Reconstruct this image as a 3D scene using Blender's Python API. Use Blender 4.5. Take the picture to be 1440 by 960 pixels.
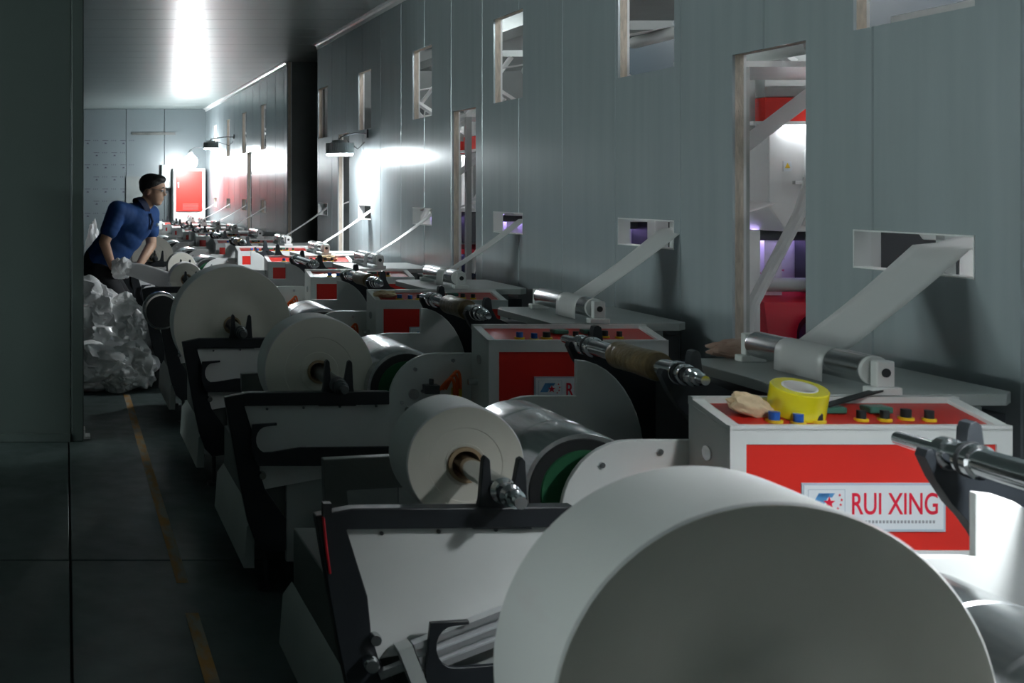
import bpy, bmesh, math, random
from mathutils import Vector, Matrix
random.seed(7)
PI = math.pi
scene = bpy.context.scene
COL = scene.collection
for o in list(bpy.data.objects):
    bpy.data.objects.remove(o)

# ------------------------------------------------------------------ camera
F_PX, VPX, VPY, CAMH = 1530.0, 92.0, 267.0, 1.35
cam_d = bpy.data.cameras.new('camera')
cam_d.sensor_fit = 'HORIZONTAL'
cam_d.sensor_width = 36.0
cam_d.lens = F_PX / 1440.0 * 36.0
cam_d.shift_x = (720.0 - VPX) / 1440.0
cam_d.shift_y = -(480.0 - VPY) / 1440.0
cam_d.clip_start = 0.05
cam_d.dof.use_dof = True
cam_d.dof.focus_distance = 5.5
cam_d.dof.aperture_fstop = 9.0
cam = bpy.data.objects.new('camera', cam_d)
cam.location = (0, 0, CAMH)
cam.rotation_euler = (PI / 2, 0, 0)
COL.objects.link(cam)
scene.camera = cam

# ------------------------------------------------------------------ world + exposure
w = bpy.data.worlds.new('world'); scene.world = w
w.use_nodes = True
w.node_tree.nodes['Background'].inputs[0].default_value = (0.75, 0.92, 1.0, 1)
w.node_tree.nodes['Background'].inputs[1].default_value = 0.02
scene.view_settings.view_transform = 'Standard'
scene.view_settings.look = 'None'
scene.view_settings.exposure = 0.0
scene.view_settings.gamma = 1.0
scene.view_settings.use_curve_mapping = False
LAMP_W = 330.0      # emission strength of the wall lamps' diffusers
BULB_W = 300.0     # the bare globe lamp in the far corner
PRESS_W = 85.0     # ceiling light fittings in the press room
TUBE_W = 22.0
FILL_W = 430.0  # unseen lights added on the left wall

# ------------------------------------------------------------------ materials
MATS = {}
def nodes_of(name):
    m = bpy.data.materials.new(name); m.use_nodes = True
    nt = m.node_tree
    return m, nt, nt.nodes['Principled BSDF']

def mat(name, col, rough=0.5, metal=0.0, var=0.0, scale=8.0, stretch=(1, 1, 1), bump=0.0,
        bscale=60.0, spec=0.5, emit=None, trans=0.0, col2=None, thr=None, coat=0.0, alpha=1.0):
    if name in MATS: return MATS[name]
    m, nt, b = nodes_of(name)
    b.inputs['Base Color'].default_value = (*col, 1)
    b.inputs['Roughness'].default_value = rough
    b.inputs['Metallic'].default_value = metal
    b.inputs['Specular IOR Level'].default_value = spec
    b.inputs['Coat Weight'].default_value = coat
    b.inputs['Alpha'].default_value = alpha
    if trans: b.inputs['Transmission Weight'].default_value = trans
    if emit:
        b.inputs['Emission Color'].default_value = (*emit[0], 1)
        b.inputs['Emission Strength'].default_value = emit[1]
    if var or bump or col2:
        tc = nt.nodes.new('ShaderNodeTexCoord'); mp = nt.nodes.new('ShaderNodeMapping')
        mp.inputs['Scale'].default_value = stretch
        nt.links.new(tc.outputs['Object'], mp.inputs['Vector'])
        if var or col2:
            n = nt.nodes.new('ShaderNodeTexNoise'); n.inputs['Scale'].default_value = scale
            n.inputs['Detail'].default_value = 5.0
            nt.links.new(mp.outputs[0], n.inputs['Vector'])
            r = nt.nodes.new('ShaderNodeValToRGB')
            a = thr or (0.3, 0.7)
            r.color_ramp.elements[0].position = a[0]; r.color_ramp.elements[1].position = a[1]
            c2 = col2 or tuple(min(1, c * (1 + var)) for c in col)
            c1 = col if col2 else tuple(c * (1 - var) for c in col)
            r.color_ramp.elements[0].color = (*c1, 1); r.color_ramp.elements[1].color = (*c2, 1)
            nt.links.new(n.outputs['Fac'], r.inputs['Fac'])
            nt.links.new(r.outputs['Color'], b.inputs['Base Color'])
        if bump:
            n2 = nt.nodes.new('ShaderNodeTexNoise'); n2.inputs['Scale'].default_value = bscale
            n2.inputs['Detail'].default_value = 3.0
            nt.links.new(mp.outputs[0], n2.inputs['Vector'])
            bp = nt.nodes.new('ShaderNodeBump'); bp.inputs['Strength'].default_value = bump
            bp.inputs['Distance'].default_value = 0.01
            nt.links.new(n2.outputs['Fac'], bp.inputs['Height'])
            nt.links.new(bp.outputs[0], b.inputs['Normal'])
    MATS[name] = m
    return m

def emis(name, col, s):
    m = bpy.data.materials.new(name); m.use_nodes = True
    nt = m.node_tree; nt.nodes.clear()
    o = nt.nodes.new('ShaderNodeOutputMaterial'); e = nt.nodes.new('ShaderNodeEmission')
    e.inputs[0].default_value = (*col, 1); e.inputs[1].default_value = s
    nt.links.new(e.outputs[0], o.inputs[0])
    return m

def film(name, col, rough=0.35, alpha=1.0, tl=0.4, bump=0.0):
    m = bpy.data.materials.new(name); m.use_nodes = True
    nt = m.node_tree; nt.nodes.clear()
    o = nt.nodes.new('ShaderNodeOutputMaterial')
    d = nt.nodes.new('ShaderNodeBsdfDiffuse'); t = nt.nodes.new('ShaderNodeBsdfTranslucent')
    g = nt.nodes.new('ShaderNodeBsdfGlossy'); tr = nt.nodes.new('ShaderNodeBsdfTransparent')
    d.inputs[0].default_value = (*col, 1); t.inputs[0].default_value = (*col, 1)
    g.inputs['Roughness'].default_value = rough
    m1 = nt.nodes.new('ShaderNodeMixShader'); m1.inputs[0].default_value = tl
    m2 = nt.nodes.new('ShaderNodeMixShader'); m2.inputs[0].default_value = 0.12
    m3 = nt.nodes.new('ShaderNodeMixShader'); m3.inputs[0].default_value = alpha
    nt.links.new(d.outputs[0], m1.inputs[1]); nt.links.new(t.outputs[0], m1.inputs[2])
    nt.links.new(m1.outputs[0], m2.inputs[1]); nt.links.new(g.outputs[0], m2.inputs[2])
    nt.links.new(tr.outputs[0], m3.inputs[1]); nt.links.new(m2.outputs[0], m3.inputs[2])
    nt.links.new(m3.outputs[0], o.inputs[0])
    if bump:
        tc = nt.nodes.new('ShaderNodeTexCoord'); n = nt.nodes.new('ShaderNodeTexNoise')
        n.inputs['Scale'].default_value = 14; n.inputs['Detail'].default_value = 4
        n.inputs['Distortion'].default_value = 1.2
        bp = nt.nodes.new('ShaderNodeBump'); bp.inputs['Strength'].default_value = bump
        bp.inputs['Distance'].default_value = 0.03
        nt.links.new(tc.outputs['Object'], n.inputs['Vector'])
        nt.links.new(n.outputs['Fac'], bp.inputs['Height'])
        for s in (d, t, g): nt.links.new(bp.outputs[0], s.inputs['Normal'])
    return m

SKIN_WALL = mat('wall panel paint', (0.41, 0.47, 0.495), 0.27, 0.35, var=0.05, scale=3.0, stretch=(1, 6, .4), bump=0.03, bscale=3.0)
WALL_BACK = mat('panel inner skin', (0.78, 0.79, 0.79), 0.5)
FOAM = mat('panel foam core', (0.58, 0.51, 0.43), 0.95, var=0.2, scale=20, stretch=(6, 6, 1), bump=0.4)
CEIL = mat('ceiling panel paint', (0.40, 0.46, 0.45), 0.33, 0.6, var=0.05, scale=3.0, stretch=(.4, 5, 1), bump=0.05, bscale=3.0)
TRIM = mat('white trim', (0.82, 0.84, 0.84), 0.3, 0.1)
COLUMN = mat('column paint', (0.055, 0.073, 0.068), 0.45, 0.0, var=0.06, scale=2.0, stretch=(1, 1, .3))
WHITE = mat('machine white paint', (0.76, 0.78, 0.77), 0.38, var=0.05, scale=5)
GREY = mat('machine grey paint', (0.42, 0.45, 0.44), 0.4, var=0.06, scale=6)
GREYD = mat('machine dark grey paint', (0.13, 0.145, 0.142), 0.5, var=0.1, scale=6)
BLACK = mat('machine black paint', (0.020, 0.024, 0.029), 0.42, var=0.2, scale=9)
RED = mat('red panel paint', (0.76, 0.034, 0.024), 0.35, var=0.05, scale=4)
REDLID = mat('red lid print', (0.50, 0.024, 0.016), 0.30, var=0.08, scale=6)
CHROME = mat('chrome', (0.78, 0.80, 0.82), 0.12, 1.0)
STEEL = mat('brushed steel', (0.58, 0.60, 0.61), 0.26, 1.0, var=0.12, scale=12, stretch=(6, 1, 6))
STEELD = mat('dark steel', (0.16, 0.17, 0.18), 0.3, 0.9)
GUNMETAL = mat('oiled grey metal', (0.11, 0.115, 0.11), 0.4, 0.8, var=.3, scale=8)
PAPER = mat('paper roll side', (0.80, 0.80, 0.80), 0.75, col2=(0.74, 0.60, 0.62), thr=(.52, .72), scale=5, stretch=(1, .35, 1))
PAPERF = mat('paper roll face', (0.82, 0.79, 0.70), 0.8, var=0.04, scale=5)
CARD = mat('cardboard core', (0.42, 0.30, 0.18), 0.85, var=.2, scale=20)
TAPE = mat('brown tape sleeve', (0.17, 0.12, 0.055), 0.32, var=0.35, scale=25, bump=0.3)
GREEN = mat('green felt disc', (0.01, 0.115, 0.045), 0.7)
RUBBER = mat('black rubber', (0.016, 0.018, 0.020), 0.5)
ORANGE = mat('orange hose', (0.85, 0.13, 0.02), 0.4)
YELLOW = mat('yellow plastic', (0.80, 0.55, 0.02), 0.4)
BLUEP = mat('blue plastic', (0.02, 0.10, 0.42), 0.35)
BLUEL = mat('logo blue', (0.10, 0.32, 0.62), 0.5)
REDL = mat('sign red', (0.80, 0.015, 0.05), 0.5)
SIGN = mat('sign white', (0.80, 0.85, 0.89), 0.4)
SIGNB = mat('sign border', (0.50, 0.58, 0.66), 0.4)
INK = mat('dark print', (0.03, 0.03, 0.05), 0.6)
GREYINK = mat('grey print', (0.35, 0.37, 0.40), 0.6)
RAG = mat('beige rag', (0.72, 0.56, 0.36), 0.9, var=.12, scale=25, bump=.4)
RAGR = mat('dirty red rag', (0.30, 0.17, 0.13), 0.9, col2=(0.55, 0.43, 0.36), scale=9, bump=.5, bscale=30)
FILMW = film('white film web', (0.86, 0.86, 0.86), 0.3, 0.92, 0.35)
FILMB = film('crumpled clear film', (0.97, 0.97, 0.97), 0.2, 0.99, 0.15, bump=0.2)

def floor_mat():
    m, nt, b = nodes_of('worn green floor paint')
    tc = nt.nodes.new('ShaderNodeTexCoord')
    n = nt.nodes.new('ShaderNodeTexNoise'); n.inputs['Scale'].default_value = 1.6; n.inputs['Detail'].default_value = 8
    n2 = nt.nodes.new('ShaderNodeTexNoise'); n2.inputs['Scale'].default_value = 9; n2.inputs['Detail'].default_value = 6
    nt.links.new(tc.outputs['Object'], n.inputs['Vector']); nt.links.new(tc.outputs['Object'], n2.inputs['Vector'])
    r = nt.nodes.new('ShaderNodeValToRGB')
    r.color_ramp.elements[0].position = .32; r.color_ramp.elements[1].position = .72
    r.color_ramp.elements[0].color = (0.040, 0.058, 0.056, 1); r.color_ramp.elements[1].color = (0.085, 0.115, 0.112, 1)
    nt.links.new(n.outputs['Fac'], r.inputs['Fac']); nt.links.new(r.outputs['Color'], b.inputs['Base Color'])
    mr = nt.nodes.new('ShaderNodeMapRange'); mr.inputs['To Min'].default_value = .22; mr.inputs['To Max'].default_value = .6
    nt.links.new(n2.outputs['Fac'], mr.inputs['Value']); nt.links.new(mr.outputs[0], b.inputs['Roughness'])
    bp = nt.nodes.new('ShaderNodeBump'); bp.inputs['Strength'].default_value = .12; bp.inputs['Distance'].default_value = .01
    nt.links.new(n2.outputs['Fac'], bp.inputs['Height']); nt.links.new(bp.outputs[0], b.inputs['Normal'])
    return m
FLOOR = floor_mat()
LINE = mat('worn yellow line', (0.40, 0.20, 0.045), 0.6, col2=(0.30, 0.27, 0.21), scale=5, thr=(.42, .58), stretch=(4, 1.2, 1))

# ------------------------------------------------------------------ mesh builder
class MB:
    def __init__(s): s.v = []; s.f = []; s.m = []
    def add(s, vs, fs, m=0):
        k = len(s.v); s.v += [tuple(v) for v in vs]
        for f in fs: s.f.append([i + k for i in f]); s.m.append(m)
        return s
    def box(s, x0, x1, y0, y1, z0, z1, m=0):
        v = [(x, y, z) for z in (z0, z1) for y in (y0, y1) for x in (x0, x1)]
        return s.add(v, [(0, 2, 3, 1), (4, 5, 7, 6), (0, 1, 5, 4), (2, 6, 7, 3), (0, 4, 6, 2), (1, 3, 7, 5)], m)
    def prism(s, poly, a0, a1, axis='y', m=0):
        n = len(poly)
        def P(p, a):
            if axis == 'y': return (p[0], a, p[1])
            if axis == 'x': return (a, p[0], p[1])
            return (p[0], p[1], a)
        v = [P(p, a0) for p in poly] + [P(p, a1) for p in poly]
        f = [list(range(n)), list(range(2 * n - 1, n - 1, -1))]
        f += [[i + n, (i + 1) % n + n, (i + 1) % n, i] for i in range(n)]
        return s.add(v, f, m)
    def lathe(s, o, d, prof, n=32, m=0, ms=None, caps=True):
        """prof: list of (along, radius)"""
        d = Vector(d).normalized(); o = Vector(o)
        u = d.orthogonal().normalized(); w_ = d.cross(u)
        k = len(s.v)
        for (a, r) in prof:
            for i in range(n):
                t = 2 * PI * i / n
                s.v.append(tuple(o + d * a + (u * math.cos(t) + w_ * math.sin(t)) * max(r, 1e-5)))
        for j in range(len(prof) - 1):
            for i in range(n):
                i2 = (i + 1) % n
                s.f.append([k + j * n + i, k + j * n + i2, k + (j + 1) * n + i2, k + (j + 1) * n + i])
                s.m.append(ms[j] if ms else m)
        if not caps: return s
        s.f.append([k + i for i in range(n)][::-1]); s.m.append(ms[0] if ms else m)
        e = k + (len(prof) - 1) * n
        s.f.append([e + i for i in range(n)]); s.m.append(ms[-1] if ms else m)
        return s
    def cyl(s, p0, p1, r, n=20, m=0, r1=None):
        p0 = Vector(p0); p1 = Vector(p1)
        return s.lathe(p0, p1 - p0, [(0, r), ((p1 - p0).length, r if r1 is None else r1)], n, m)
    def tube(s, pts, r, n=8, m=0):
        pts = [Vector(p) for p in pts]
        k = len(s.v); N = len(pts)
        rs = r if isinstance(r, (list, tuple)) else [r] * N
        u = None
        for j, p in enumerate(pts):
            t = (pts[min(j + 1, N - 1)] - pts[max(j - 1, 0)]).normalized()
            if u is None: u = t.orthogonal().normalized()
            u = (u - t * u.dot(t)).normalized(); w_ = t.cross(u)
            for i in range(n):
                a = 2 * PI * i / n
                s.v.append(tuple(p + (u * math.cos(a) + w_ * math.sin(a)) * rs[j]))
        for j in range(N - 1):
            for i in range(n):
                i2 = (i + 1) % n
                s.f.append([k + j * n + i, k + j * n + i2, k + (j + 1) * n + i2, k + (j + 1) * n + i]); s.m.append(m)
        s.f.append([k + i for i in range(n)][::-1]); s.m.append(m)
        s.f.append([k + (N - 1) * n + i for i in range(n)]); s.m.append(m)
        return s
    def bar(s, p0, p1, wid, thk, up=(0, 0, 1), m=0):
        p0 = Vector(p0); p1 = Vector(p1); t = (p1 - p0).normalized()
        a = t.cross(Vector(up)).normalized(); b = a.cross(t)
        v = []
        for p in (p0, p1):
            for (i, j) in ((-1, -1), (1, -1), (1, 1), (-1, 1)):
                v.append(p + a * (i * wid / 2) + b * (j * thk / 2))
        return s.add(v, [(3, 2, 1, 0), (4, 5, 6, 7), (0, 1, 5, 4), (1, 2, 6, 5), (2, 3, 7, 6), (3, 0, 4, 7)], m)
    def sphere(s, c, r, n=16, sq=(1, 1, 1), m=0):
        prof = [(-math.cos(PI * i / n) , math.sin(PI * i / n)) for i in range(n + 1)]
        k = len(s.v)
        s.lathe((0, 0, 0), (0, 0, 1), prof, n * 2, m)
        for i in range(k, len(s.v)):
            v = s.v[i]; s.v[i] = (c[0] + v[0] * r * sq[0], c[1] + v[1] * r * sq[1], c[2] + v[2] * r * sq[2])
        return s
    def build(s, name, mats, parent=None, smooth=35, bevel=0.0, kind=None):
        off = Vector((0, 0, 0)); p = parent
        while p is not None: off += p.location; p = p.parent
        me = bpy.data.meshes.new(name)
        me.from_pydata([tuple(Vector(v) - off) for v in s.v], [], s.f)
        mats = mats if isinstance(mats, (list, tuple)) else [mats]
        for q in mats: me.materials.append(q)
        me.polygons.foreach_set('material_index', s.m)
        bm = bmesh.new(); bm.from_mesh(me)
        bmesh.ops.recalc_face_normals(bm, faces=bm.faces)
        bm.to_mesh(me); bm.free()
        if smooth:
            me.polygons.foreach_set('use_smooth', [True] * len(me.polygons))
            me.set_sharp_from_angle(angle=math.radians(smooth))
        o = bpy.data.objects.new(name, me); COL.objects.link(o)
        if parent is not None: o.parent = parent
        if bevel:
            b = o.modifiers.new('bevel', 'BEVEL'); b.width = bevel; b.segments = 2; b.limit_method = 'ANGLE'
            b.angle_limit = math.radians(40)
        if kind: o['kind'] = kind
        return o

def tag(o, label, cat, group=None):
    o['label'] = label; o['category'] = cat
    if group: o['group'] = group
    return o
def empty(name, loc, label=None, cat=None, group=None, kind=None):
    o = bpy.data.objects.new(name, None); o.empty_display_size = .1
    COL.objects.link(o); o.location = loc
    if label: tag(o, label, cat, group)
    if kind: o['kind'] = kind
    return o
KIDS = {}
def copy_tree(o, loc=None, parent=None):
    c = o.copy(); COL.objects.link(c); c.parent = parent
    if loc is not None: c.location = loc
    for ch in [k for k in bpy.data.objects if k.parent == o]:
        copy_tree(ch, None, c)
    return c
def arc(cx, cz, rx, rz, a0, a1, n=10):
    return [(cx + rx * math.cos(math.radians(a0 + (a1 - a0) * i / n)), cz + rz * math.sin(math.radians(a0 + (a1 - a0) * i / n))) for i in range(n + 1)]
def px(x, y, d):
    """photo pixel on the cross-section plane at distance d"""
    return ((x - VPX) / F_PX * d, CAMH - (y - VPY) / F_PX * d)

# ------------------------------------------------------------------ structure
XW, ZC, DY = 2.2, 2.62, 1.3
WT = 0.046
Y_BACK = 17.05
GAP0, GAP1 = 9.5, 10.8
FAR = 0.20

# floor slabs
fl = empty('floor', (0, 4, 0), kind='structure')
slab_x = [-4.2, 0.018, 5.2]
slab_y = [-7.0, -0.5, 3.97, 8.45, 12.9, 17.2]
for i in range(len(slab_x) - 1):
    for j in range(len(slab_y) - 1):
        MB().box(slab_x[i] + .004, slab_x[i + 1] - .004, slab_y[j] + .004, slab_y[j + 1] - .004, -.06, 0).build('floor_slab', FLOOR, fl, bevel=.003)
MB().box(-4.2, 5.2, -7, 17.2, -.1, -.05).build('joint_filler', RUBBER, fl)
for (a, b) in ((-1.0, 3.47), (3.74, 7.2), (8.0, 12.0)):
    MB().box(.382, .424, a, b, .0, .0015).build('floor_line', LINE, fl)

def rects(y0, y1, z0, z1, holes):
    ys = sorted(set([y0, y1] + [min(max(v, y0), y1) for h in holes for v in h[:2]]))
    zs = sorted(set([z0, z1] + [min(max(v, z0), z1) for h in holes for v in h[2:]]))
    out = []
    for i in range(len(ys) - 1):
        col = []
        for j in range(len(zs) - 1):
            cy, cz = (ys[i] + ys[i + 1]) / 2, (zs[j] + zs[j + 1]) / 2
            if any(h[0] < cy < h[1] and h[2] < cz < h[3] for h in holes): continue
            if col and abs(col[-1][3] - zs[j]) < 1e-6: col[-1][3] = zs[j + 1]
            else: col.append([ys[i], ys[i + 1], zs[j], zs[j + 1]])
        out += col
    return out

holes = []
for n in range(-1, 6):
    a = 2.632 + DY * n
    wd = [.406, .406, .40, .36, .36, .34, .34][n + 1]
    holes.append((a, a + wd, 1.133, 1.240))                       # web slot
    holes.append((a, a + wd, 1.795, 2.225))                       # upper window
for k in range(-1, 3):
    holes.append((3.233 + 2.6 * k, 3.589 + 2.6 * k, 0.05, 1.795))  # tall opening
for n in range(7, 11):
    a = 2.632 + FAR + DY * n
    holes.append((a, a + .33, 1.10, 1.235)); holes.append((a, a + .33, 1.80, 2.30))
holes.append((12.86, 13.18, .05, 1.80))

def wall_run(root, ya, yb, phase=3.891, pitch=.463):
    k = math.ceil((ya - phase) / pitch - 1e-6)
    edges = [ya]
    y = phase + k * pitch
    while y < yb - .02:
        if y > ya + .02: edges.append(y)
        y += pitch
    edges.append(yb)
    for a, b in zip(edges[:-1], edges[1:]):
        mb = MB()
        hs = [h for h in holes if h[1] > a and h[0] < b]
        for (y0, y1, z0, z1) in rects(a, b, 0, ZC, hs):
            g0 = .0045 if abs(y0 - a) < 1e-6 else 0
            g1 = .0045 if abs(y1 - b) < 1e-6 else 0
            # front skin with chamfered long edges, foam core, inner skin
            mb.prism([(y0, XW + .006), (y0 + g0, XW), (y1 - g1, XW), (y1, XW + .006), (y1, XW + .009), (y0, XW + .009)], z0, z1, 'z', 0)
            n0 = len(mb.v) - 12
            for i in range(n0, len(mb.v)):
                v = mb.v[i]; mb.v[i] = (v[1], v[0], v[2])
            mb.box(XW + .009, XW + WT - .009, y0, y1, z0, z1, 1)
            mb.box(XW + WT - .009, XW + WT, y0, y1, z0, z1, 2)
        mb.build('panel', [SKIN_WALL, FOAM, WALL_BACK], root, smooth=20)
wr = empty('wall_right', (XW, 4, 0), kind='structure'); wall_run(wr, -6.7, GAP0)
for n in range(-1, 6):
    h = holes[2 * (n + 1)]
    ln = MB(); t_ = .004
    ln.box(XW - .001, XW + WT + .001, h[0] + .0005, h[0] + t_, h[2], h[3]); ln.box(XW - .001, XW + WT + .001, h[1] - t_, h[1] - .0005, h[2], h[3])
    ln.box(XW - .001, XW + WT + .001, h[0], h[1], h[2] + .0005, h[2] + t_); ln.box(XW - .001, XW + WT + .001, h[0], h[1], h[3] - t_, h[3] - .0005)
    ln.build('slot_liner', TRIM, wr)
wf = empty('wall_right_far', (XW, 12, 0), kind='structure'); wall_run(wf, GAP1, Y_BACK, phase=GAP1 + .6)
MB().box(XW + WT, 4.6, GAP1, GAP1 + .08, 0, ZC).build('end_return', GREYD, wf)
MB().box(XW + WT, 5.2, GAP0 - .08, GAP0, 0, 2.95).build('end_return', GREYD, wr)
MB().box(4.52, 4.6, GAP0, GAP1, 0, ZC).build('wall_passage', GREYD, kind='structure')

# ceiling panels
ce = empty('ceiling', (0, 4, ZC), kind='structure')
first = None
y = -6.7
while y < Y_BACK - .01:
    y1 = min(y + .463, Y_BACK)
    xr = 4.5 if (y1 > GAP0 - .05 and y < GAP1) else XW + .3 * 0 + WT
    if xr > 4: xr = 4.6
    MB().prism([(y + .004, ZC), (y1 - .004, ZC), (y1, ZC + .008), (y1, ZC + .06), (y, ZC + .06), (y, ZC + .008)], -4.2, xr, 'x').build('ceiling_panel', CEIL, ce, smooth=0)
    y += .463
def trim_run(name, ya, yb):
    t = MB(); t.prism([(XW - .045, ZC), (XW, ZC), (XW, ZC - .045), (XW - .006, ZC - .045), (XW - .010, ZC - .022), (XW - .022, ZC - .010), (XW - .045, ZC - .006)], ya, yb, 'y')
    t.build(name, TRIM, kind='structure')
trim_run('trim_1', -6.7, GAP0); trim_run('trim_2', GAP1, Y_BACK)

# back wall in panels, with darker dado, bar and faint stencil marks
wb = empty('wall_back', (0, Y_BACK, 0), kind='structure')
xs = [-4.2, -2.9, -1.6, -.3, .95, 1.55, 4.6]
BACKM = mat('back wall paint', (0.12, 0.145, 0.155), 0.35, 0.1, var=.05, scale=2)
for a, b in zip(xs[:-1], xs[1:]):
    MB().box(a + .003, b - .003, Y_BACK, Y_BACK + .08, 0, ZC).build('panel', BACKM, wb, bevel=.004)
MB().box(1.04, 1.72, Y_BACK - .03, Y_BACK, 2.21, 2.25).build('conduit', GUNMETAL, wb)
MB().box(.95, 1.33, Y_BACK - .03, Y_BACK, 0, 1.56).build('lower_panel', GREYD, wb)
mk = MB()
for r in range(7):
    for c in range(3):
        X = .30 + .28 * c - (.14 if r % 2 else 0); Z = 2.12 - .19 * r
        if X < .25: continue
        mk.box(X, X + .09, Y_BACK - .002, Y_BACK + .001, Z, Z + .008)
        for q in range(3): mk.box(X + .14 + .03 * q, X + .15 + .03 * q, Y_BACK - .002, Y_BACK + .001, Z - .004, Z + .012)
        mk.prism([(X + .03, Z - .05), (X + .07, Z - .05), (X + .06, Z - .03), (X + .04, Z - .03)], Y_BACK - .002, Y_BACK + .001)
mk.build('printed_marks', INK, wb)

# partition on the left with its corner post
wl = empty('wall_left', (-1, 5.85, 0), kind='structure')
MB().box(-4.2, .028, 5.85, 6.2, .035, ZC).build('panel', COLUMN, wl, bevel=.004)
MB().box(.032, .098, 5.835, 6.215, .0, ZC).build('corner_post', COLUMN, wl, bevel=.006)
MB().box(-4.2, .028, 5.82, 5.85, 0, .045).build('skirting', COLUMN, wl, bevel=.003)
MB().prism([(.098, 0), (.135, 0), (.135, .012), (.108, .012), (.108, .05), (.098, .05)], 5.90, 5.99).build('floor_bracket', WHITE, wl)
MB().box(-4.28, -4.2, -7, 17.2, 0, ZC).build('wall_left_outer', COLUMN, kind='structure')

# unseen half-height blocker, added left of the aisle to shade the lower machines
low = MB(); top_ = [(1.75, 1.36), (1.9, 1.36), (1.9, 1.40), (2.5, 1.40), (2.5, 1.50), (3.1, 1.50), (3.1, 1.44), (3.9, 1.44), (3.9, 1.52), (4.9, 1.52)]
low.prism([(1.75, 0)] + top_ + [(4.9, 0)], -1.06, -1.0, 'x').build('shade_blocker_low', COLUMN, kind='structure')

# ------------------------------------------------------------------ lamps
def wall_lamp(d, x, ze, label, strength, shade=False, wall_x=XW):
    t = empty('wall_lamp', (x, d, ze), label, 'lamp', 'finned lamps along the panel wall')
    b = MB()
    b.lathe((x, d, ze + .012), (0, 0, 1), [(0, .098), (.008, .10), (.016, .086), (.075, .086), (.080, .06), (.10, .05), (.102, .0)], 40)
    b.build('housing', mat('lamp aluminium', (.62, .65, .65), .45, .2), t)
    f = MB()
    for i in range(36):
        a = 2 * PI * i / 36
        c, s_ = math.cos(a), math.sin(a)
        f.bar((x + c * .084, d + s_ * .084, ze + .058), (x + c * .10, d + s_ * .10, ze + .058), .004, .066)
    f.build('cooling_fins', mat('lamp aluminium', (.62, .65, .65), .45, .2), t)
    MB().lathe((x, d, ze), (0, 0, 1), [(0, .0), (.0, .085), (.006, .092), (.014, .092)], 40).build('diffuser', emis('lamp light %s' % d, (.93, .98, 1.0), strength), t)
    MB().tube([(x, d, ze + .10), (x, d, ze + .125), (x + .02, d, ze + .14), (wall_x - .09, d, ze + .165), (wall_x - .01, d, ze + .16)], .006, 8).build('arm', STEELD, t)
    if shade:
        MB().lathe((x, d, ze + .02), (0, 0, -1), [(0, .094), (0, .100), (.06, .108), (.118, .112), (.118, .108), (.06, .104), (0, .094)], 40, caps=False).build('shade', GUNMETAL, t)  # beam cutoff, added on the unseen near lamp only
    h = MB(); h.tube([(x - .02, d, ze + .10), (x, d, ze + .15), (x + .02, d, ze + .10)], .004, 6).build('hook', STEELD, t)
    MB().box(wall_x - .012, wall_x - .0005, d - .03, d + .03, ze + .13, ze + .19).build('wall_plate', STEELD, t)
    MB().tube([(x, d, ze + .10), (x + .06, d + .03, ze + .11), (wall_x - .06, d + .04, ze + .05), (wall_x - .006, d + .05, ze + .10)], .0035, 6).build('cable', RUBBER, t)
    return t
wall_lamp(7.93, 2.0, 1.60, 'finned lamp on short arm over the middle machines', LAMP_W * 1.0)
wall_lamp(1.42, 1.62, 1.60, 'unseen nearest finned lamp with an added deep shade, above the red control panel', LAMP_W * 1.35, True)  # out of view; shade added to keep its beam off the machines beyond
wall_lamp(-4.67, 2.0, 1.66, 'unseen finned wall lamp added behind the camera', LAMP_W * .26)  # out of view, added to light surfaces that face the camera
wall_lamp(14.2, 1.9, 1.88, 'farthest finned lamp, near the end of the wall', LAMP_W * .28)
def fill(y, label):  # unseen fixtures added to light the near wall from the left
    x, z = -4.19, 2.05
    t = empty('fill_light', (x, y, z), label, 'light', 'batten lights added on the left wall')
    MB().box(x - .009, x + .04, y - .62, y + .62, z - .035, z + .035).build('housing', WHITE, t, bevel=.004)
    MB().cyl((x + .055, y - .58, z), (x + .055, y + .58, z), .02, 14).build('tube', emis('batten %s' % y, (.88, 1.0, .98), FILL_W), t)
    MB().box(x - .009, x + .30, y - .64, y + .64, z + .045, z + .052).build('visor', GREYD, t)  # keeps the added light off the ceiling
    MB().box(x - .009, x + .05, y - .64, y + .64, z + .034, z + .046).build('visor_bracket', GREYD, t)
    for s_ in (-1, 1): MB().box(x + .03, x + .075, y + s_ * .60 - .02, y + s_ * .60 + .02, z - .03, z + .03).build('end_cap', WHITE, t)
for y_, l_ in ((2.0, 'added nearer batten light on the left wall'), (3.5, 'added farther batten light on the left wall, before the partition')): fill(y_, l_)
gl = empty('globe_lamp', (1.83, 15.9, 1.76), 'glowing bare globe lamp in front of the red cabinet', 'lamp')
MB().sphere((1.83, 15.9, 1.76), .10, 12).build('bulb', emis('bulb light', (.93, .98, 1.0), BULB_W), gl)
MB().lathe((1.83, 15.9, 1.84), (0, 0, 1), [(0, .05), (.05, .04), (.09, .02), (.10, 0)], 16).build('socket', WHITE, gl)
MB().tube([(1.83, 15.9, 1.93), (1.88, 15.9, 1.97), (2.201, 15.9, 1.98)], .006, 6).build('arm', STEELD, gl)

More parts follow.
